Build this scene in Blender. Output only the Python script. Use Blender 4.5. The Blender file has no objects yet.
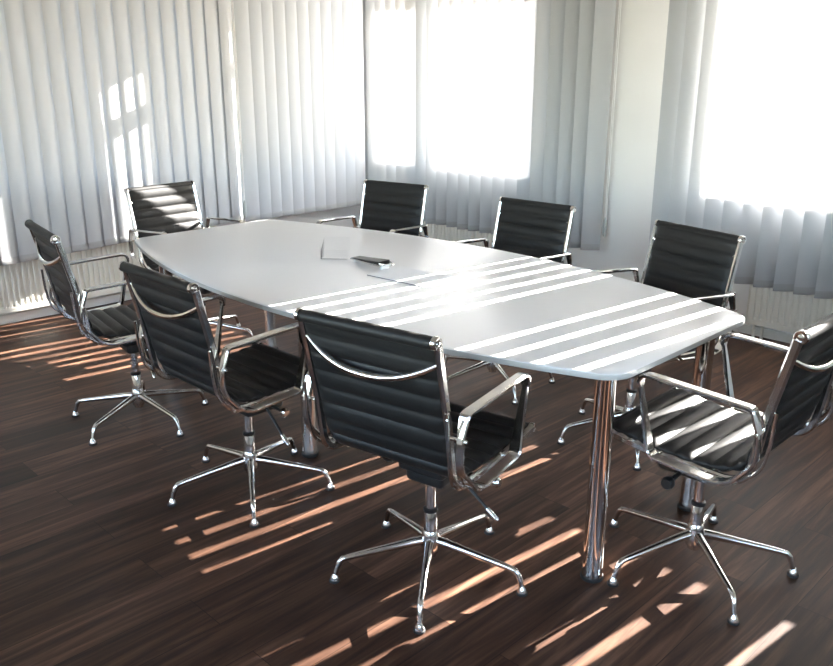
import bpy, bmesh, math, random
from mathutils import Vector, Matrix
random.seed(7)
PI = math.pi
S = bpy.context.scene
COL = S.collection

# ------------------------------------------------------------------ materials
def new_mat(name):
    m = bpy.data.materials.new(name); m.use_nodes = True
    nt = m.node_tree; nt.nodes.clear()
    out = nt.nodes.new('ShaderNodeOutputMaterial')
    return m, nt, out

def pbr(name, col, rough=.5, metal=0., spec=.5, bump=None, var=None, coat=0.):
    """principled surface with a faint procedural variation and optional noise bump"""
    m, nt, out = new_mat(name)
    b = nt.nodes.new('ShaderNodeBsdfPrincipled')
    b.inputs['Base Color'].default_value = (*col, 1)
    b.inputs['Roughness'].default_value = rough
    b.inputs['Metallic'].default_value = metal
    b.inputs['Specular IOR Level'].default_value = spec
    b.inputs['Coat Weight'].default_value = coat
    nt.links.new(b.outputs[0], out.inputs[0])
    tc = nt.nodes.new('ShaderNodeTexCoord')
    if var:
        n = nt.nodes.new('ShaderNodeTexNoise'); n.inputs['Scale'].default_value = var[0]
        n.inputs['Detail'].default_value = 4
        r = nt.nodes.new('ShaderNodeValToRGB')
        r.color_ramp.elements[0].position = .3; r.color_ramp.elements[1].position = .7
        k = var[1]
        r.color_ramp.elements[0].color = (*[c*(1-k) for c in col], 1)
        r.color_ramp.elements[1].color = (*[min(1, c*(1+k)) for c in col], 1)
        nt.links.new(tc.outputs['Object'], n.inputs['Vector'])
        nt.links.new(n.outputs['Fac'], r.inputs[0]); nt.links.new(r.outputs[0], b.inputs['Base Color'])
    if bump:
        n = nt.nodes.new('ShaderNodeTexNoise'); n.inputs['Scale'].default_value = bump[0]
        n.inputs['Detail'].default_value = 5
        bp = nt.nodes.new('ShaderNodeBump'); bp.inputs['Strength'].default_value = bump[1]
        bp.inputs['Distance'].default_value = bump[2]
        nt.links.new(tc.outputs['Object'], n.inputs['Vector'])
        nt.links.new(n.outputs['Fac'], bp.inputs['Height']); nt.links.new(bp.outputs[0], b.inputs['Normal'])
    return m

def fabric_slat(name, col, trans, through=None):
    """thin woven blind fabric: diffuse + translucent"""
    m, nt, out = new_mat(name)
    d = nt.nodes.new('ShaderNodeBsdfDiffuse'); t = nt.nodes.new('ShaderNodeBsdfTranslucent')
    d.inputs[0].default_value = (*col, 1); t.inputs[0].default_value = (*(through or col), 1)
    mx = nt.nodes.new('ShaderNodeMixShader'); mx.inputs[0].default_value = trans
    tc = nt.nodes.new('ShaderNodeTexCoord')
    w = nt.nodes.new('ShaderNodeTexNoise'); w.inputs['Scale'].default_value = 220
    bp = nt.nodes.new('ShaderNodeBump'); bp.inputs['Strength'].default_value = .08; bp.inputs['Distance'].default_value = .002
    nt.links.new(tc.outputs['Object'], w.inputs['Vector']); nt.links.new(w.outputs['Fac'], bp.inputs['Height'])
    nt.links.new(bp.outputs[0], d.inputs['Normal'])
    nt.links.new(d.outputs[0], mx.inputs[1]); nt.links.new(t.outputs[0], mx.inputs[2]); nt.links.new(mx.outputs[0], out.inputs[0])
    return m

def thin_glass(name, tint, rough=.0, ior=1.45, boost=0.):
    """single pane: see-through with fresnel reflections"""
    m, nt, out = new_mat(name)
    tr = nt.nodes.new('ShaderNodeBsdfTransparent'); tr.inputs[0].default_value = (*tint, 1)
    gl = nt.nodes.new('ShaderNodeBsdfGlossy'); gl.inputs['Roughness'].default_value = rough
    fr = nt.nodes.new('ShaderNodeFresnel'); fr.inputs['IOR'].default_value = ior
    ad = nt.nodes.new('ShaderNodeMath'); ad.operation = 'ADD'; ad.inputs[1].default_value = boost; ad.use_clamp = True
    mx = nt.nodes.new('ShaderNodeMixShader')
    nt.links.new(fr.outputs[0], ad.inputs[0]); nt.links.new(ad.outputs[0], mx.inputs[0])
    nt.links.new(tr.outputs[0], mx.inputs[1]); nt.links.new(gl.outputs[0], mx.inputs[2]); nt.links.new(mx.outputs[0], out.inputs[0])
    return m

def floor_mat():
    m, nt, out = new_mat('dark_wood_laminate')
    N = nt.nodes.new; L = nt.links.new
    b = N('ShaderNodeBsdfPrincipled'); L(b.outputs[0], out.inputs[0])
    tc = N('ShaderNodeTexCoord')
    mp = N('ShaderNodeMapping'); mp.inputs['Rotation'].default_value = (0, 0, PI/2)
    L(tc.outputs['Object'], mp.inputs['Vector'])
    br = N('ShaderNodeTexBrick'); br.offset = .37; br.inputs['Scale'].default_value = 1
    br.inputs['Brick Width'].default_value = 1.28; br.inputs['Row Height'].default_value = .165
    br.inputs['Mortar Size'].default_value = .0012; br.inputs['Mortar Smooth'].default_value = .3
    br.inputs['Color1'].default_value = (0, 0, 0, 1); br.inputs['Color2'].default_value = (1, 1, 1, 1)
    br.inputs['Mortar'].default_value = (.5, .5, .5, 1)
    L(mp.outputs[0], br.inputs['Vector'])
    # grain runs along the plank
    mg = N('ShaderNodeMapping'); mg.inputs['Scale'].default_value = (26, 1.6, 1)
    L(tc.outputs['Object'], mg.inputs['Vector'])
    ofs = N('ShaderNodeVectorMath'); ofs.operation = 'ADD'
    sc = N('ShaderNodeVectorMath'); sc.operation = 'SCALE'; sc.inputs['Scale'].default_value = 9
    L(br.outputs['Color'], sc.inputs[0]); L(mg.outputs[0], ofs.inputs[0]); L(sc.outputs[0], ofs.inputs[1])
    n1 = N('ShaderNodeTexNoise'); n1.inputs['Scale'].default_value = 1; n1.inputs['Detail'].default_value = 7
    n1.inputs['Roughness'].default_value = .62; n1.inputs['Distortion'].default_value = .6
    L(ofs.outputs[0], n1.inputs['Vector'])
    r1 = N('ShaderNodeValToRGB'); e = r1.color_ramp.elements
    e[0].position = .32; e[0].color = (.026, .0130, .0085, 1)
    e[1].position = .68; e[1].color = (.15, .078, .049, 1)
    x = r1.color_ramp.elements.new(.5); x.color = (.066, .033, .0215, 1)
    L(n1.outputs['Fac'], r1.inputs[0])
    pv = N('ShaderNodeMapRange'); pv.inputs['To Min'].default_value = .62; pv.inputs['To Max'].default_value = 1.45
    L(br.outputs['Color'], pv.inputs['Value'])
    mul = N('ShaderNodeVectorMath'); mul.operation = 'SCALE'; L(r1.outputs[0], mul.inputs[0]); L(pv.outputs[0], mul.inputs['Scale'])
    mj = N('ShaderNodeMixRGB'); mj.inputs[2].default_value = (.012, .007, .005, 1)
    L(br.outputs['Fac'], mj.inputs[0]); L(mul.outputs[0], mj.inputs[1]); L(mj.outputs[0], b.inputs['Base Color'])
    rr = N('ShaderNodeMapRange'); rr.inputs['To Min'].default_value = .34; rr.inputs['To Max'].default_value = .5
    L(n1.outputs['Fac'], rr.inputs['Value']); L(rr.outputs[0], b.inputs['Roughness'])
    b.inputs['Specular IOR Level'].default_value = FLOOR_SPEC
    bp = N('ShaderNodeBump'); bp.inputs['Strength'].default_value = .12; bp.inputs['Distance'].default_value = .002
    iv = N('ShaderNodeMath'); iv.operation = 'SUBTRACT'; L(n1.outputs['Fac'], iv.inputs[0]); L(br.outputs['Fac'], iv.inputs[1])
    L(iv.outputs[0], bp.inputs['Height']); L(bp.outputs[0], b.inputs['Normal'])
    return m

FLOOR_SPEC = .18
M = {}
M['floor'] = floor_mat()
M['wall'] = pbr('white_wall_paint', (.81, .795, .775), .85, spec=.2, bump=(160, .15, .002), var=(3, .015))
M['ceiling'] = pbr('white_ceiling_paint', (.8, .79, .77), .9, spec=.2, bump=(120, .1, .002))
M['trim'] = pbr('white_trim_paint', (.78, .78, .74), .5, bump=(60, .05, .001))
M['frame'] = pbr('white_window_plastic', (.8, .8, .8), .35, bump=(90, .02, .001))
M['radiator'] = pbr('cream_radiator_enamel', (.80, .77, .69), .38, bump=(80, .03, .001))
M['slat'] = fabric_slat('pale_blind_fabric', (.54, .55, .565), .16, (.25, .25, .255))
M['hem'] = fabric_slat('blind_hem_fabric', (.46, .46, .46), .15)
M['cord'] = pbr('white_cord', (.85, .85, .83), .6)
M['weight'] = pbr('grey_plastic_weight', (.42, .44, .42), .45)
M['chrome'] = pbr('polished_chrome', (.82, .80, .78), .07, 1., bump=(14, .015, .002))
M['cast'] = pbr('polished_cast_aluminium', (.78, .77, .75), .12, 1., bump=(20, .03, .002))
M['leather'] = pbr('black_leather', (.009, .0086, .0084), 0.5, spec=.36, bump=(420, .25, .0015))
M['black'] = pbr('black_plastic', (.012, .012, .012), .4, bump=(200, .1, .001))
M['rubber'] = pbr('dark_rubber', (.02, .02, .02), .7, bump=(200, .1, .001))
M['table'] = pbr('white_table_laminate', (.78, .78, .79), .30, spec=.5, bump=(300, .02, .001))
M['edge'] = pbr('pale_grey_table_edging', (.42, .41, .40), .35, bump=(80, .02, .001))
M['paper'] = pbr('white_paper', (.84, .84, .85), .7, spec=.2, bump=(90, .03, .001))
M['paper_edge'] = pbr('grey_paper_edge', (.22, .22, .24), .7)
M['glass'] = thin_glass('window_pane_glass', (.97, .98, .98), 0)
M['acrylic'] = thin_glass('clear_acrylic', (.988, .99, .992), .02, 1.22, .0)

# ------------------------------------------------------------------ mesh helpers
def link(name, bm, mat, parent=None, smooth=True, mats=None, angle=40):
    me = bpy.data.meshes.new(name)
    bmesh.ops.recalc_face_normals(bm, faces=bm.faces)
    bm.to_mesh(me); bm.free()
    for mm in (mats or [mat]): me.materials.append(mm)
    if smooth:
        for p in me.polygons: p.use_smooth = True
        me.set_sharp_from_angle(angle=math.radians(angle))
    o = bpy.data.objects.new(name, me); COL.objects.link(o)
    if parent: o.parent = parent
    return o

def thing(name, label, cat, loc=(0, 0, 0), rz=0., group=None):
    o = bpy.data.objects.new(name, None); COL.objects.link(o)
    o.empty_display_size = .1
    o.location = loc; o.rotation_euler = (0, 0, rz)
    o['label'] = label; o['category'] = cat
    if group: o['group'] = group
    return o

def tag(o, label, cat, group=None):
    o['label'] = label; o['category'] = cat
    if group: o['group'] = group
    return o

def box(bm, lo, hi, bevel=0., seg=2, mat=0):
    r = bmesh.ops.create_cube(bm, size=1)
    vs = r['verts']
    for v in vs:
        v.co = Vector([(lo[i]+hi[i])/2 + v.co[i]*(hi[i]-lo[i]) for i in range(3)])
    fs = set(f for v in vs for f in v.link_faces)
    for f in fs: f.material_index = mat
    if bevel > 0:
        es = list(set(e for v in vs for e in v.link_edges))
        bmesh.ops.bevel(bm, geom=es, offset=bevel, segments=seg, affect='EDGES', profile=.5)

def ring_verts(bm, c, ax, r, n, ref=None):
    ax = Vector(ax).normalized()
    a = Vector(ref) if ref else (Vector((0, 0, 1)) if abs(ax.z) < .9 else Vector((1, 0, 0)))
    u = a.cross(ax).normalized(); v = ax.cross(u)
    return [bm.verts.new(Vector(c) + r*(math.cos(2*PI*k/n)*u + math.sin(2*PI*k/n)*v)) for k in range(n)]

def skin_rings(bm, rings, closed=False, caps=True):
    n = len(rings[0])
    m = len(rings)
    for i in range(m if closed else m-1):
        a, b = rings[i], rings[(i+1) % m]
        for k in range(n):
            bm.faces.new((a[k], a[(k+1) % n], b[(k+1) % n], b[k]))
    if caps and not closed:
        bm.faces.new(list(reversed(rings[0]))); bm.faces.new(rings[-1])

def tube(bm, pts, rad, n=12, closed=False):
    """round tube along points; rad is a number or one radius per point"""
    pts = [Vector(p) for p in pts]
    rs = rad if isinstance(rad, (list, tuple)) else [rad]*len(pts)
    m = len(pts); rings = []
    tan = []
    for i in range(m):
        a = pts[i-1] if (i > 0 or closed) else pts[i]
        b = pts[(i+1) % m] if (i < m-1 or closed) else pts[i]
        tan.append((b-a).normalized())
    t0 = tan[0]
    u = (Vector((0, 0, 1)) if abs(t0.z) < .9 else Vector((1, 0, 0))).cross(t0).normalized()
    for i in range(m):
        t = tan[i]
        u = (u - t*u.dot(t)).normalized(); v = t.cross(u)
        rings.append([bm.verts.new(pts[i] + rs[i]*(math.cos(2*PI*k/n)*u + math.sin(2*PI*k/n)*v)) for k in range(n)])
    skin_rings(bm, rings, closed)

def lathe(bm, prof, c=(0, 0, 0), n=24, ax='z'):
    """prof: list of (radius, height) from bottom to top"""
    rings = []
    for r, h in prof:
        ring = []
        for k in range(n):
            a = 2*PI*k/n
            if ax == 'z': p = (c[0]+r*math.cos(a), c[1]+r*math.sin(a), c[2]+h)
            elif ax == 'x': p = (c[0]+h, c[1]+r*math.cos(a), c[2]+r*math.sin(a))
            else: p = (c[0]+r*math.cos(a), c[1]+h, c[2]+r*math.sin(a))
            ring.append(bm.verts.new(p))
        rings.append(ring)
    skin_rings(bm, rings)

def round_path(pts, radii, closed=False, seg=7):
    """2-D polyline with rounded corners"""
    P = [Vector((p[0], p[1])) for p in pts]; n = len(P); out = []
    for i in range(n):
        if not closed and i in (0, n-1): out.append(P[i]); continue
        a, b, c = P[i-1], P[i], P[(i+1) % n]
        r = radii[i] if isinstance(radii, (list, tuple)) else radii
        d1 = (a-b).normalized(); d2 = (c-b).normalized()
        ang = d1.angle(d2)
        if r <= 0 or ang > PI-.02: out.append(b); continue
        t = min(r/math.tan(ang/2), (a-b).length*.49, (c-b).length*.49)
        p1, p2 = b+d1*t, b+d2*t
        for k in range(seg+1):
            s = k/seg
            out.append(p1*(1-s)**2 + b*2*s*(1-s) + p2*s**2)
    return [(p.x, p.y) for p in out]

def resample(pts, step):
    out = [Vector(pts[0])]; L = [0]
    P = [Vector(p) for p in pts]
    for i in range(1, len(P)): L.append(L[-1] + (P[i]-P[i-1]).length)
    n = max(2, round(L[-1]/step)); res = []; j = 0
    for k in range(n+1):
        s = L[-1]*k/n
        while j < len(P)-2 and L[j+1] < s: j += 1
        d = L[j+1]-L[j]
        res.append(P[j].lerp(P[j+1], 0 if d == 0 else min(1, max(0, (s-L[j])/d))))
    return res, L[-1]

def band(bm, path, x, wx, th, closed=False, bev=.25, wf=None):
    """flat bar swept along a (y,z) path at lateral position x; wx wide, th thick, chamfered"""
    P = [Vector(p) for p in path]; m = len(P); rings = []
    b = min(wx, th)*bev
    def section(wx): return [(-wx/2+b, -th/2), (wx/2-b, -th/2), (wx/2, -th/2+b), (wx/2, th/2-b), (wx/2-b, th/2), (-wx/2+b, th/2), (-wx/2, th/2-b), (-wx/2, -th/2+b)]
    for i in range(m):
        a = P[i-1] if (i > 0 or closed) else P[i]
        c = P[(i+1) % m] if (i < m-1 or closed) else P[i]
        t = (c-a).normalized(); nn = Vector((-t.y, t.x))
        rings.append([bm.verts.new((x+px, P[i].x+nn.x*pn, P[i].y+nn.y*pn)) for px, pn in section(wx*(wf(*P[i]) if wf else 1))])
    skin_rings(bm, rings, closed)

# ------------------------------------------------------------------ the room
X0, X1, Y0, Y1, H = -2.93, 4.3, -3.9, 2.56, 2.80
WT = .26
def struct(name, bm, mat, smooth=False):
    o = link(name, bm, mat, smooth=smooth); o['kind'] = 'structure'; return o

bm = bmesh.new(); box(bm, (X0-WT, Y0-WT, -.06), (X1+WT, Y1+WT, 0)); struct('floor', bm, M['floor'])
bm = bmesh.new(); box(bm, (X0-WT, Y0-WT, H), (X1+WT, Y1+WT, H+.1)); struct('ceiling', bm, M['ceiling'])

def wall_boxes(bm, a0, a1, holes, put):
    """wall between a0 and a1 along its run with rectangular holes (h0,h1,z0,z1)"""
    cur = a0
    for h0, h1, z0, z1 in sorted(holes):
        put(bm, cur, h0, 0, H); put(bm, h0, h1, 0, z0); put(bm, h0, h1, z1, H); cur = h1
    put(bm, cur, a1, 0, H)

SILL, TOP = .875, 2.50
back_holes = [(-2.66, -1.02, SILL, TOP), (.17, 2.30, SILL, TOP)]
left_holes = [(-1.38, .95, SILL, TOP)]
front_fill_holes = [(-1.6, .2, SILL, TOP), (1.0, 3.4, SILL, TOP)]  # openings added behind the camera to let in sky fill
bm = bmesh.new(); wall_boxes(bm, X0-WT, X1+WT, back_holes, lambda b, s, e, z0, z1: box(b, (s, Y1, z0), (e, Y1+WT, z1))); struct('wall_back', bm, M['wall'])
bm = bmesh.new(); wall_boxes(bm, Y0, Y1, left_holes, lambda b, s, e, z0, z1: box(b, (X0-WT, s, z0), (X0, e, z1))); struct('wall_left', bm, M['wall'])
bm = bmesh.new(); wall_boxes(bm, Y0, Y1, [(-3.0, -.2, SILL, TOP)], lambda b, s, e, z0, z1: box(b, (X1, s, z0), (X1+WT, e, z1))); struct('wall_right', bm, M['wall'])  # opening added out of view for more fill light
bm = bmesh.new(); wall_boxes(bm, X0-WT, X1+WT, front_fill_holes, lambda b, s, e, z0, z1: box(b, (s, Y0-WT, z0), (e, Y0, z1))); struct('wall_front', bm, M['wall'])
# baseboards
bm = bmesh.new(); box(bm, (X0+.014, Y1-.014, 0), (X1, Y1, .06), .004); struct('baseboard_back', bm, M['trim'])
bm = bmesh.new(); box(bm, (X0, Y0, 0), (X0+.014, Y1, .06), .004); struct('baseboard_left', bm, M['trim'])

def window(idx, wall, a0, a1, splits):
    """plastic window in a reveal: outer frame, mullions, transom, panes, inner sill. splits = mullion spans"""
    root = bpy.data.objects.new('window_%d' % idx, None); COL.objects.link(root)
    root['kind'] = 'structure'
    d = .13                                           # setback from the room side
    def put(b, s, e, z0, z1, t0, t1, bev=.004):
        if wall == 'back': box(b, (s, Y1+t0, z0), (e, Y1+t1, z1), bev)
        elif wall == 'right': box(b, (X1+t0, s, z0), (X1+t1, e, z1), bev)
        elif wall == 'front': box(b, (s, Y0-t1, z0), (e, Y0-t0, z1), bev)
        else: box(b, (X0-t1, s, z0), (X0-t0, e, z1), bev)
    F = .05
    fb = bmesh.new()
    put(fb, a0, a1, SILL, SILL+F, d, d+.07); put(fb, a0, a1, TOP-F, TOP, d, d+.07)
    put(fb, a0, a0+F, SILL+F, TOP-F, d, d+.07); put(fb, a1-F, a1, SILL+F, TOP-F, d, d+.07)
    for s, e in splits: put(fb, s, e, SILL+F, TOP-F, d, d+.07)
    link('window_frame', fb, M['frame'], root)
    ed = [a0+F] + [v for se in splits for v in se] + [a1-F]
    TR = 2.13
    for i in range(0, len(ed), 2):
        tb = bmesh.new(); put(tb, ed[i], ed[i+1], TR, TR+.10, d, d+.07); link('transom', tb, M['frame'], root)
        for z0, z1 in ((SILL+F, TR), (TR+.10, TOP-F)):
            g = bmesh.new()
            s, e = ed[i], ed[i+1]
            if wall == 'back': vs = [(s, Y1+d+.035, z0), (e, Y1+d+.035, z0), (e, Y1+d+.035, z1), (s, Y1+d+.035, z1)]
            elif wall == 'right': vs = [(X1+d+.035, s, z0), (X1+d+.035, e, z0), (X1+d+.035, e, z1), (X1+d+.035, s, z1)]
            elif wall == 'front': vs = [(s, Y0-d-.035, z0), (e, Y0-d-.035, z0), (e, Y0-d-.035, z1), (s, Y0-d-.035, z1)]
            else: vs = [(X0-d-.035, s, z0), (X0-d-.035, e, z0), (X0-d-.035, e, z1), (X0-d-.035, s, z1)]
            g.faces.new([g.verts.new(v) for v in vs])
            link('pane', g, M['glass'], root, smooth=False)
    sb = bmesh.new(); put(sb, a0-.03, a1+.03, SILL-.03, SILL, -.02, d, .006); link('window_sill', sb, M['trim'], root)
    return root
window(1, 'back', -2.66, -1.02, [(-2.17, -1.99)])
w2 = window(2, 'back', .17, 2.30, [(1.02, 1.21)])
bm = bmesh.new(); box(bm, (1.21, Y1+.15, SILL+.05), (2.25, Y1+.18, 1.12), .003); link('added_sun_block_panel', bm, M['frame'], w2)  # added out-of-view panel, blocks low sun to shorten the floor stripes
window(3, 'left', -1.38, .95, [(-.28, -.17)])
window(6, 'right', -3.0, -.2, [(-1.65, -1.55)])  # added unseen window, sky fill from the right
window(4, 'front', -1.6, .2, [(-.75, -.65)])  # added window behind the camera for cool sky fill
window(5, 'front', 1.0, 3.4, [(2.15, 2.25)])  # second added fill window behind the camera

# ------------------------------------------------------------------ radiators
def radiator(wall, a0, a1, z0, z1, label):
    """flat steel panel radiator with pressed vertical channels, top grille, side panels, valve"""
    if wall == 'back': root = thing('radiator', label, 'radiator', ((a0+a1)/2, Y1-.015, z0), PI, 'panel radiators under the windows')
    else: root = thing('radiator', label, 'radiator', (X0+.015, (a0+a1)/2, z0), PI/2*3, 'panel radiators under the windows')
    # local frame: x along the wall, +y into the room, z up from the lower edge
    w = (a1-a0)/2; h = z1-z0; D = .055
    pb = bmesh.new()
    n = int((2*w-.06)/.035); st = (2*w-.06)/n
    xs = []
    for k in range(n):
        x = -w+.03+k*st
        for f, dd in ((0, 0), (.18, 0), (.3, -.009), (.7, -.009), (.82, 0)): xs.append((x+f*st, dd))
    xs = [(-w, 0)] + xs + [(w, 0)]
    zs = [(0, 0), (.03, 0), (.045, 1), (h-.045, 1), (h-.03, 0), (h, 0)]
    g = [[pb.verts.new((x, D+dd*q, z)) for x, dd in xs] for z, q in zs]
    bk = [[pb.verts.new((x, D-.018, z)) for x, dd in xs] for z in (0, h)]
    for i in range(len(zs)-1):
        for k in range(len(xs)-1): pb.faces.new((g[i][k], g[i][k+1], g[i+1][k+1], g[i+1][k]))
    for k in range(len(xs)-1):
        pb.faces.new((g[0][k], bk[0][k], bk[0][k+1], g[0][k+1])); pb.faces.new((g[-1][k+1], bk[1][k+1], bk[1][k], g[-1][k]))
        pb.faces.new((bk[0][k], bk[1][k], bk[1][k+1], bk[0][k+1]))
    for k in (0, len(xs)-1):
        pb.faces.new([g[i][k] for i in range(len(zs))] + [bk[1][k], bk[0][k]])
    link('front_panel', pb, M['radiator'], root, angle=25)
    sb = bmesh.new(); box(sb, (-w, 0, .03), (w, .018, h-.03), .003); link('rear_panel', sb, M['radiator'], root)
    for s in (-1, 1):
        sb = bmesh.new(); box(sb, (s*w-.008, 0, .012), (s*w+.008, D, h-.004), .003); link('side_panel', sb, M['radiator'], root)
    gb = bmesh.new()
    for y in (.004, D-.004): box(gb, (-w, y-.004, h-.004), (w, y+.004, h+.006), .001)
    k = int(2*w/.03)
    for i in range(k+1):
        x = -w+.012+(2*w-.024)*i/k; box(gb, (x-.003, .008, h), (x+.003, D-.008, h+.005))
    link('top_grille', gb, M['radiator'], root, smooth=False)
    vb = bmesh.new(); tube(vb, [(w-.04, .028, .02), (w-.04, .028, -.02), (w-.04, .028, -z0)], .009, 10)
    tube(vb, [(w-.09, .028, .02), (w-.09, .028, -z0)], .009, 10); link('pipe', vb, M['radiator'], root)
    return root
radiator('left', -1.4, .95, .085, .66, 'long cream panel radiator under the left wall blinds, behind the leftmost chair')
radiator('back', -2.55, -1.0, .085, .66, 'cream panel radiator under the corner window blinds, seen past the far side chairs')
radiator('back', .53, 2.3, .085, .66, 'cream panel radiator under the blind at the right, behind the near end chair')

# ------------------------------------------------------------------ vertical blinds
SW = .127
def slat_mesh(name, w, z0, z1, sag):
    b = bmesh.new(); n = 8; rows = []
    zz = [z0+.042, z0+.3, (z0+z1)/2, z1]
    for z in zz:
        rows.append([b.verts.new((-w/2+w*k/n, sag*(1-(2*k/n-1)**2), z)) for k in range(n+1)])
    for i in range(len(zz)-1):
        for k in range(n): b.faces.new((rows[i][k], rows[i][k+1], rows[i+1][k+1], rows[i+1][k]))
    return b
def hem_mesh(w, z0, sag):
    b = bmesh.new(); n = 8
    # folded pocket holding the weight plate
    fr = [[b.verts.new((-w/2+w*k/n, sag*(1-(2*k/n-1)**2)+d, z)) for k in range(n+1)] for z, d in ((z0+.042, 0.), (z0+.036, .0016), (z0+.002, .0016), (z0, 0), (z0+.002, -.0016), (z0+.036, -.0016))]
    m = len(fr)
    for i in range(m):
        for k in range(n): b.faces.new((fr[i][k], fr[i][k+1], fr[(i+1) % m][k+1], fr[(i+1) % m][k]))
    for k in (0, n): b.faces.new([fr[i][k] for i in range(m)])
    return b

def blind(wall, line, slats, label, rail0, rail1, cord=None, cord_z=(.5, .42)):
    """slats: list of (position along wall, angle from the wall plane, bottom height)"""
    mid = (rail0+rail1)/2
    if wall == 'back': root = thing('vertical_blind', label, 'blind', (mid, line, 0), 0, 'vertical blinds at the windows'); ori = PI
    else: root = thing('vertical_blind', label, 'blind', (line, mid, 0), PI/2, 'vertical blinds at the windows'); ori = PI
    # local frame: back wall  x = along +X, room is -y ; left wall (rz 90): local x = world +Y, world +X = local -y
    hb = bmesh.new(); w = (rail1-rail0)/2
    box(hb, (-w, -.022, 2.585), (w, .022, 2.625), .004); link('headrail', hb, M['frame'], root)
    for pos, ang, z0 in slats:
        s = link('slat', slat_mesh('slat', SW, z0, 2.575, -.009), M['slat'], root)
        s.location = (pos-mid, 0, 0); s.rotation_euler = (0, 0, ang)
        h = link('hem', hem_mesh(SW, z0, -.009), M['hem'], s)
        cb = bmesh.new(); box(cb, (-.008, -.006, 2.57), (.008, .001, 2.588), .001); link('clip', cb, M['frame'], s)
    if cord is not None:
        cb = bmesh.new()
        for dx in (-.006, .006): tube(cb, [(cord-mid+dx, -.06, 2.60), (cord-mid+dx, -.058, cord_z[0]+.3), (cord-mid+dx*.6, -.058, cord_z[0])], .0022, 6)
        c = link('cord', cb, M['cord'], root)
        wb = bmesh.new(); lathe(wb, [(.004, cord_z[0]+.01), (.010, cord_z[0]-.01), (.013, cord_z[0]-.05), (.013, cord_z[0]-.10), (.009, cord_z[0]-.115)], (cord-mid, -.058, 0), 14)
        link('cord_weight', wb, M['weight'], c)
    return root

BL = 2.42
def ang(d): return math.radians(d)
# corner blind on the back wall: room-side normal turned toward +X
sl = []
for k in range(20):
    x = -1.69 + .113*(k-10)
    if x < -2.86 or x > -.44: continue
    a = 49 if x > -2.3 else 30 if x > -2.4 else 42 if x > -2.62 else 30
    a += random.uniform(-2.5, 2.5)
    sl.append((x, ang(a), .385+random.uniform(-.004, .004)))
x = sl[-1][0]+.113
while x < -.47:
    sl.append((x, ang(38+random.uniform(-5, 5)), .385)); x += .113
blind('back', BL, sl, 'grey white vertical blind in the room corner behind the far side chairs', -2.85, -.44, cord=-.42, cord_z=(.62, .5))
sl = []
for k in range(-4, 18):
    x = .4075 + .115*k
    a = 42+random.uniform(-1.5, 1.5)
    if k < 1: a = 20+random.uniform(-4, 4)
    if k == 13: x, a = 1.925, 18
    if k == 14: x, a = 1.985, 15
    if k > 14: x += -.07
    sl.append((x, ang(a), .34+random.uniform(-.004, .004)))
blind('back', BL, sl, 'grey white vertical blind at the right, behind the chair at the near right table corner', -.14, 2.30)
# two blinds on the left wall
LL = X0+.14
sl = []
n = 24
for k in range(n):
    y = -1.42 + .11*k
    sl.append((y, ang(8+random.uniform(-3, 3)), .405+.07*max(0, k-8)/15))
blind('left', LL, sl, 'long vertical blind on the left wall above the radiator, catching a sun patch', -1.5, 1.17, cord=1.13, cord_z=(.62, .5))
sl = []
for k in range(11):
    y = 1.235 + .108*k
    sl.append((y, ang(-2+random.uniform(-2, 2)), .46))
blind('left', LL, sl, 'short cream white vertical blind on the left wall beside the room corner', 1.19, 2.36)

# ------------------------------------------------------------------ conference table
TH = .735
L, W1, W2 = 2.797, .835, 1.359
def table_outline(inset=0.):
    pts = []; n = 28
    Lx = L/2-inset
    for k in range(n+1):
        x = -Lx-.015+(2*Lx+.015)*k/n; pts.append((x, -(W2/2-inset-(W2-W1)/2*(2*x/L)**2)))
    for k in range(n+1):
        x = Lx-(2*Lx+.015)*k/n; pts.append((x, (W2/2-inset-(W2-W1)/2*(2*x/L)**2)))
    rad = [0]*len(pts)
    for i in (0, n, n+1, 2*n+1): rad[i] = .11 if i in (n, n+1) else .08
    # drop neighbours that would crowd the rounded corners
    keep = [i for i in range(len(pts)) if i not in (1, n-1, n+2, 2*n)]
    return round_path([pts[i] for i in keep], [rad[i] for i in keep], True, 9)
table = thing('conference_table', 'long white boat shaped conference table on round chrome legs, in the centre', 'table')
bm = bmesh.new()
prof = [(.004, TH-.020), (.0012, TH-.0188), (0, TH-.016), (0, TH-.007), (.0012, TH-.0028)]
rings = []
for ins, z in prof: rings.append([bm.verts.new((x, y, z)) for x, y in table_outline(ins)])
inner = [bm.verts.new((x, y, TH)) for x, y in table_outline(.006)]
n = len(inner)
for a, b in zip(rings, rings[1:]):
    for k in range(n): bm.faces.new((a[k], a[(k+1) % n], b[(k+1) % n], b[k])).material_index = 1
for k in range(n): bm.faces.new((rings[-1][k], rings[-1][(k+1) % n], inner[(k+1) % n], inner[k])).material_index = 0
f = bm.faces.new(inner); f.material_index = 0
f = bm.faces.new(list(reversed(rings[0]))); f.material_index = 0
link('tabletop', bm, None, table, mats=[M['table'], M['edge']], angle=30)
bm = bmesh.new()
for y in (-.26, .26): box(bm, (-1.27, y-.02, TH-.058), (1.24, y+.02, TH-.0202), .003)
for x in (-1.0, -.06, 1.0): box(bm, (x-.02, -.24, TH-.058), (x+.02, .24, TH-.0202), .003)
link('under_frame', bm, M['black'], table)
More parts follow.
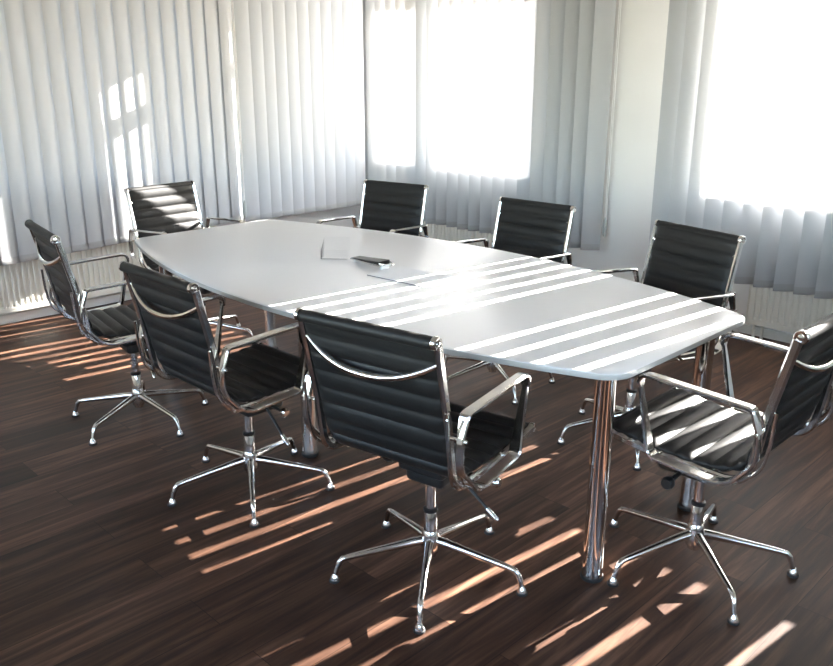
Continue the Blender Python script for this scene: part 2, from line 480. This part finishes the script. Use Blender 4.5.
for lx, ly in ((1.294, .315), (1.294, -.315), (-.045, .395), (-.045, -.395), (-1.30, .31), (-1.30, -.31)):
    bm = bmesh.new()
    lathe(bm, [(.030, .012), (.0325, .014), (.0325, .03), (.0315, .034), (.0315, TH-.05), (.033, TH-.048), (.033, TH-.026), (.045, TH-.025), (.045, TH-.0202)], (lx, ly, 0), 28)
    lg = link('leg', bm, M['chrome'], table)
    bm = bmesh.new(); lathe(bm, [(.034, 0), (.036, .003), (.036, .011), (.031, .014)], (lx, ly, 0), 24); link('foot', bm, M['rubber'], lg)

# ------------------------------------------------------------------ chair
def sling(path, half, quilts, tmin, tmax, taper_ends=(1, 1)):
    """padded leather sling along a (y,z) path with cross seams; quilts = number of quilted bands"""
    P, Ltot = resample(path, .0055); m = len(P)
    xs = [-1, -.985, -.95, -.88, -.6, -.3, 0, .3, .6, .88, .95, .985, 1]
    top, bot = [], []
    for i in range(m):
        a = P[max(0, i-1)]; c = P[min(m-1, i+1)]
        t = (c-a).normalized(); nn = Vector((-t.y, t.x))
        q = (i/(m-1))*quilts; q -= math.floor(q)
        puff = abs(math.sin(PI*q))**.45
        th = tmin+(tmax-tmin)*puff
        rt, rb = [], []
        for u in xs:
            e = (1-max(0, (abs(u)-.86)/.14)**2*.7)
            wv = .0012*math.sin(u*9+i*.7)*puff
            d = th*e/2
            rt.append(bm_.verts.new((u*half, P[i].x+nn.x*(d+wv), P[i].y+nn.y*(d+wv))))
            rb.append(bm_.verts.new((u*half, P[i].x-nn.x*(d+wv*.5), P[i].y-nn.y*(d+wv*.5))))
        top.append(rt); bot.append(rb)
    for i in range(m-1):
        for k in range(len(xs)-1):
            bm_.faces.new((top[i][k], top[i][k+1], top[i+1][k+1], top[i+1][k]))
            bm_.faces.new((bot[i][k+1], bot[i][k], bot[i+1][k], bot[i+1][k+1]))
        for k in (0, -1): bm_.faces.new((top[i][k], top[i+1][k], bot[i+1][k], bot[i][k]))
    for i in (0, m-1): bm_.faces.new(top[i]+list(reversed(bot[i])))

BACK = [(-.316, .905), (-.300, .83), (-.280, .745), (-.258, .65), (-.240, .57), (-.222, .515)]
SEAT = [(-.222, .515), (-.195, .484), (-.15, .468), (-.07, .462), (.03, .463), (.13, .476), (.19, .482), (.228, .478)]
RAIL = round_path([(-.316, .895), (-.262, .65), (-.232, .445), (.05, .452), (.20, .470), (.232, .474)], [0, .3, .085, .3, .3, 0], seg=10)
ARM = round_path([(.105, .712), (.045, .463), (-.19, .447), (-.268, .54), (-.266, .62), (-.243, .694)], [.035, .03, .10, .08, .1, .018], True, 9)

def make_chair(label):
    global bm_
    t = thing('office_chair', label, 'chair', group='chairs around the conference table')
    # backrest with its head roll, seat with its front roll
    bm_ = bmesh.new(); sling(BACK, .2195, 7, .006, .026); back = link('backrest', bm_, M['leather'], t, angle=60)
    b = bmesh.new(); lathe(b, [(.013, -.2215), (.0175, -.217), (.0185, -.195), (.0185, .195), (.0175, .217), (.013, .2215)], (0, -.324, .903), 20, 'x')
    link('head_roll', b, M['leather'], back)
    bm_ = bmesh.new(); sling(SEAT, .2195, 8, .006, .036); seat = link('seat', bm_, M['leather'], t, angle=60)
    b = bmesh.new(); lathe(b, [(.012, -.2195), (.0165, -.216), (.0175, -.195), (.0175, .195), (.0165, .216), (.012, .2195)], (0, .232, .470), 16, 'x')
    link('front_roll', b, M['leather'], seat)
    for s in (-1, 1):
        # side rail: one continuous cast profile from head to front edge
        b = bmesh.new(); band(b, RAIL, s*.2285, .018, .026, bev=.3)
        rail = link('side_rail', b, M['cast'], t, angle=35)
        for (y, z), r, nm in (((-.323, .904), .0195, 'end_cap'), ((.234, .472), .017, 'end_cap')):
            b = bmesh.new()
            prof = [(r, 0), (r, .010), (r*.88, .0135), (r*.62, .0135), (r*.55, .011), (r*.45, .011), (r*.4, .0145), (.001, .0155)]
            prof = [(a, s*h) for a, h in prof]
            lathe(b, prof, (s*.2215, y, z), 22, 'x'); link(nm, b, M['chrome'], rail, angle=30)
        # arm: closed loop of flat bar, pinned to the rail
        b = bmesh.new(); band(b, ARM, s*.2685, .033, .013, True, .3, lambda y, z: 1 if z > .67 else (.6 if y > -.15 and z > .50 else .75 if z > .5 else 1.2))
        arm = link('armrest', b, M['cast'], t, angle=35)
        for y, z in ((-.262, .625), (.03, .462), (-.12, .453)):
            b = bmesh.new(); tube(b, [(s*.228, y, z), (s*.2855, y, z), (s*.2885, y, z)], [.0055, .0055, .004], 10)
            link('bolt', b, M['chrome'], arm)
        # second bar tying the rail to the loop's rear
        b = bmesh.new(); band(b, round_path([(-.294, .69), (-.290, .60), (-.275, .51), (-.21, .456), (-.15, .452)], [0, .1, .1, .06, 0], seg=8), s*.246, .008, .010, bev=.3)
        link('rear_brace', b, M['cast'], arm)
    # curved bow handle behind the back
    b = bmesh.new(); pts = []
    for k in range(25):
        u = -1+2*k/24; c = 1-abs(u)**2.2
        pts.append((u*.2265, -.303-.026*c+.004*(1-c), .842-.068*c))
    tube(b, pts, [.008+.003*(1-abs(-1+2*k/24)) for k in range(25)], 12)
    link('back_handle', b, M['chrome'], t)
    # underside: cross spreaders, tilt mechanism, knob, lever
    b = bmesh.new()
    for y, z in ((-.12, .440), (.09, .446)):
        tube(b, [(-.226, y, z+.008), (-.12, y*.8, z-.022), (0, y*.55, z-.034), (.12, y*.8, z-.022), (.226, y, z+.008)], [.011, .013, .017, .013, .011], 12)
    link('spreader', b, M['cast'], t)
    b = bmesh.new(); box(b, (-.085, -.065, .36), (.085, .145, .442), .014, 3); box(b, (-.07, -.045, .318), (.07, .125, .375), .016, 3)
    mech = link('tilt_mechanism', b, M['black'], t)
    b = bmesh.new(); tube(b, [(-.03, .03, .352), (-.175, .022, .345)], .008, 10)
    lathe(b, [(.010, .002), (.017, 0), (.021, -.008), (.021, -.02), (.016, -.028)], (-.168, .022, .345), 20, 'x'); link('tension_knob', b, M['black'], mech)
    b = bmesh.new(); tube(b, [(.05, .01, .385), (.225, .005, .379)], .006, 10); kn = link('tilt_stem', b, M['black'], mech)
    b = bmesh.new(); lathe(b, [(.010, 0), (.016, .004), (.017, .016), (.012, .022)], (.222, .005, .379), 16, 'x'); link('tilt_knob', b, M['chrome'], mech)
    b = bmesh.new(); tube(b, [(.04, .03, .37), (.08, .03, .352), (.205, .015, .268)], [.006, .0055, .005], 10); lev = link('height_lever', b, M['black'], t)
    b = bmesh.new(); tube(b, [(.197, .015, .2735), (.232, .012, .25), (.238, .012, .2475)], [.0085, .0085, .005], 12); link('lever_grip', b, M['chrome'], lev)
    # column
    b = bmesh.new()
    lathe(b, [(.0165, .205), (.0165, .345)], n=20); lathe(b, [(.021, .062), (.0215, .064), (.0215, .225), (.0195, .228)], n=22)
    col = link('column', b, M['chrome'], t)
    b = bmesh.new(); lathe(b, [(.0225, .222), (.0235, .224), (.0235, .233), (.016, .237)], n=22); link('collar', b, M['black'], col)
    return t

def make_base(t, phase):
    b = bmesh.new(); lathe(b, [(.018, .070), (.027, .074), (.030, .09), (.0295, .13), (.025, .145), (.0225, .15)], n=24); link('hub', b, M['cast'], t)
    for k in range(5):
        a = phase+k*2*PI/5; c, s = math.cos(a), math.sin(a)
        def P(r, z): return (r*c, r*s, z)
        b = bmesh.new()
        tube(b, [P(.018, .116), P(.06, .112), P(.16, .098), P(.262, .083), P(.281, .079), P(.292, .068), P(.300, .048), P(.307, .026)],
             [.015, .0145, .0115, .0095, .0095, .0095, .0085, .008], 12)
        lg = link('base_leg', b, M['cast'], t)
        b = bmesh.new(); lathe(b, [(.015, 0), (.0175, .002), (.0175, .008), (.014, .011)], P(.309, 0), 18)
        g = link('glide', b, M['rubber'], lg)
        b = bmesh.new(); lathe(b, [(.0155, .008), (.0155, .013), (.011, .021), (.007, .030)], P(.309, 0), 18); link('glide_cap', b, M['chrome'], lg)

def kids(o): return list(o.children)
def copy_part(o, parent):
    c = o.copy(); COL.objects.link(c); c.parent = parent
    for k in kids(o): copy_part(k, c)
    return c

chairs = [  # x, y, facing, base phase, seat height adjustment, label
    (-1.7265, 0.1278, 0.0948, 0.6, 0, 'black ribbed chair at the far short end of the table, its back catching sun'),
    (-0.9074, -0.713, 1.4122, 3.8625, 0.025, 'black ribbed chair on the near long side, furthest left, beside the radiator'),
    (0.0117, -0.7244, 1.5824, 4.4509, 0.002, 'black ribbed chair on the near long side, in the middle between two others, back turned'),
    (0.9032, -0.6502, 1.7447, 4.1225, 0.012, 'black ribbed chair in front, nearest the camera, back turned with its whole base showing'),
    (1.4814, -0.0163, 3.1438, 4.3215, 0.014, 'black ribbed chair at the near short table end, sun stripes on its seat'),
    (-1.074, 0.8366, -1.3872, 1.1, 0, 'black ribbed chair on the far long side, closest to the room corner'),
    (-0.055, 0.8045, -1.5616, 0.75, 0.001, 'black ribbed chair on the far long side, between the other two chairs there'),
    (0.8102, 0.6968, -1.8168, 0.35, 0, 'black ribbed chair on the far long side, nearest the radiator at the right'),
]
proto = None
CS = Matrix.Diagonal((.99, .98, .98, 1))
for i, (x, y, th, ph, dz, lab) in enumerate(chairs):
    if i == 0:
        c = make_chair(lab); proto = c; parts = kids(c)
        for o in c.children_recursive: o.data.transform(CS)
    else:
        c = proto.copy(); COL.objects.link(c); c['label'] = lab
        for k in parts: copy_part(k, c)
    rz = th-PI/2
    for o in kids(c):
        if not o.name.startswith('column'): o.location.z = dz      # gas lift setting
    make_base(c, ph-rz)
    c.location = (x, y, 0); c.rotation_euler = (0, 0, rz)

# ------------------------------------------------------------------ things on the table
def quad_slab(bm, c, ux, uy, th):
    """thin slab from a corner with two edge vectors"""
    c, ux, uy = Vector(c), Vector(ux), Vector(uy); n = ux.cross(uy).normalized()*th
    lo = [c, c+ux, c+ux+uy, c+uy]; vs = [bm.verts.new(p) for p in lo]+[bm.verts.new(p+n) for p in lo]
    for f in ((3, 2, 1, 0), (4, 5, 6, 7), (0, 1, 5, 4), (1, 2, 6, 5), (2, 3, 7, 6), (3, 0, 4, 7)): bm.faces.new([vs[i] for i in f])

# paper sheets
bm = bmesh.new(); quad_slab(bm, (0, 0, 0), (.297, 0, 0), (0, .205, 0), .004)
sheet = link('paper_pad', bm, M['paper'], smooth=False)
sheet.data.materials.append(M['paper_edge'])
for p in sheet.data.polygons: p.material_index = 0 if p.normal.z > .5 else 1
sheet.location = (.016, -.112, TH+.0002); sheet.rotation_euler = (0, 0, ang(4))
tag(sheet, 'white paper pad lying flat on the table in front of the black wedge shaped stand', 'paper')
# black wedge shaped stand
st = thing('desk_stand', 'low black wedge shaped stand with a bright metal tip on the white table', 'stand', (-.237, .018, TH), ang(-5))
bm = bmesh.new()
w0 = [(0, .0, .014), (.205, 0, .016), (.205, .06, .016), (0, .05, .014)]
w1 = [(.0, .0, .017), (.205, 0, .030), (.205, .06, .034), (0, .05, .018)]
vs = [bm.verts.new(p) for p in w0+w1]
for f in ((3, 2, 1, 0), (4, 5, 6, 7), (0, 1, 5, 4), (1, 2, 6, 5), (2, 3, 7, 6), (3, 0, 4, 7)): bm.faces.new([vs[i] for i in f])
bmesh.ops.bevel(bm, geom=list(bm.edges), offset=.002, segments=2, affect='EDGES')
link('body', bm, M['black'], st)
bm = bmesh.new(); box(bm, (.0, -.004, .010), (.215, .0, .016), .001); link('metal_edge', bm, M['chrome'], st)
for x in (.01, .2):
    bm = bmesh.new(); box(bm, (x, .005, 0), (x+.02, .045, .016), .003); link('foot', bm, M['frame'], st)
bm = bmesh.new(); tube(bm, [(.207, .0, .024), (.235, .01, .022), (.245, .035, .019), (.235, .058, .021), (.207, .06, .024)], .004, 10); link('metal_tip', bm, M['chrome'], st)
# clear acrylic leaflet holder
ah = thing('leaflet_holder', 'small clear acrylic leaflet holder standing on the table beside the black stand', 'holder', (-.335, .01, TH), ang(40))
bm = bmesh.new(); quad_slab(bm, (-.06, .03, .0), (.12, 0, 0), (0, .03, .085), .002); link('back_panel', bm, M['acrylic'], ah, smooth=False)
bm = bmesh.new(); quad_slab(bm, (-.06, -.03, .0), (.12, 0, 0), (0, .012, .04), .003); link('front_panel', bm, M['acrylic'], ah, smooth=False)
bm = bmesh.new(); quad_slab(bm, (-.06, -.03, .0), (.12, 0, 0), (0, .02, 0), .002); link('bottom_panel', bm, M['acrylic'], ah, smooth=False)
for s in (-.06,):
    bm = bmesh.new(); vs0 = [(s, -.03, 0), (s, .03, 0), (s, .058, .08), (s, -.018, .04)]
    a = [bm.verts.new(p) for p in vs0]; b2 = [bm.verts.new((p[0]+.003, p[1], p[2])) for p in vs0]
    bm.faces.new(list(reversed(a))); bm.faces.new(b2)
    for k in range(4): bm.faces.new((a[k], a[(k+1) % 4], b2[(k+1) % 4], b2[k]))
    link('side_panel', bm, M['acrylic'], ah, smooth=False)

# ------------------------------------------------------------------ light
SUN_EL = math.radians(21.55); TAN = .114
d = Vector((-TAN, -1, 0)).normalized()*math.cos(SUN_EL) + Vector((0, 0, -math.sin(SUN_EL)))
sun = bpy.data.lights.new('sun', 'SUN'); sun.energy = 38.; sun.angle = math.radians(.25); sun.color = (1, .95, .89)
so = bpy.data.objects.new('sun', sun); COL.objects.link(so); so.location = (2, 9, 5)
so.rotation_euler = d.to_track_quat('-Z', 'Y').to_euler()
w = bpy.data.worlds.new('sky'); S.world = w; w.use_nodes = True
nt = w.node_tree; nt.nodes.clear()
o = nt.nodes.new('ShaderNodeOutputWorld'); bg = nt.nodes.new('ShaderNodeBackground')
sk = nt.nodes.new('ShaderNodeTexSky'); sk.sky_type = 'NISHITA'; sk.sun_disc = False
sk.sun_elevation = SUN_EL; sk.sun_rotation = math.atan2(TAN, 1); sk.air_density = 1.; sk.dust_density = .8
hs = nt.nodes.new('ShaderNodeHueSaturation'); hs.inputs['Saturation'].default_value = .8
nt.links.new(sk.outputs[0], hs.inputs['Color']); nt.links.new(hs.outputs[0], bg.inputs[0]); bg.inputs[1].default_value = 1.0
nt.links.new(bg.outputs[0], o.inputs[0])

# ------------------------------------------------------------------ camera
cam = bpy.data.cameras.new('camera'); co = bpy.data.objects.new('camera', cam); COL.objects.link(co)
cam.sensor_width = 36; cam.lens = 830.094*36/833; cam.clip_start = .05
yaw, pit, roll = CAM_YPR = (.78365, .30463, .00031)
fw = Vector((-math.sin(yaw)*math.cos(pit), math.cos(yaw)*math.cos(pit), -math.sin(pit)))
r = Vector((math.cos(yaw), math.sin(yaw), 0)); u = r.cross(fw)
r2 = r*math.cos(roll)+u*math.sin(roll); u2 = u*math.cos(roll)-r*math.sin(roll)
mw = Matrix((r2, u2, -fw)).transposed().to_4x4(); mw.translation = Vector((2.5145, -2.3302, 1.5354))
co.matrix_world = mw
S.camera = co
S.view_settings.view_transform = 'Standard'; S.view_settings.look = 'None'
S.view_settings.gamma = 1; S.view_settings.use_curve_mapping = False
S.view_settings.exposure = 1.36
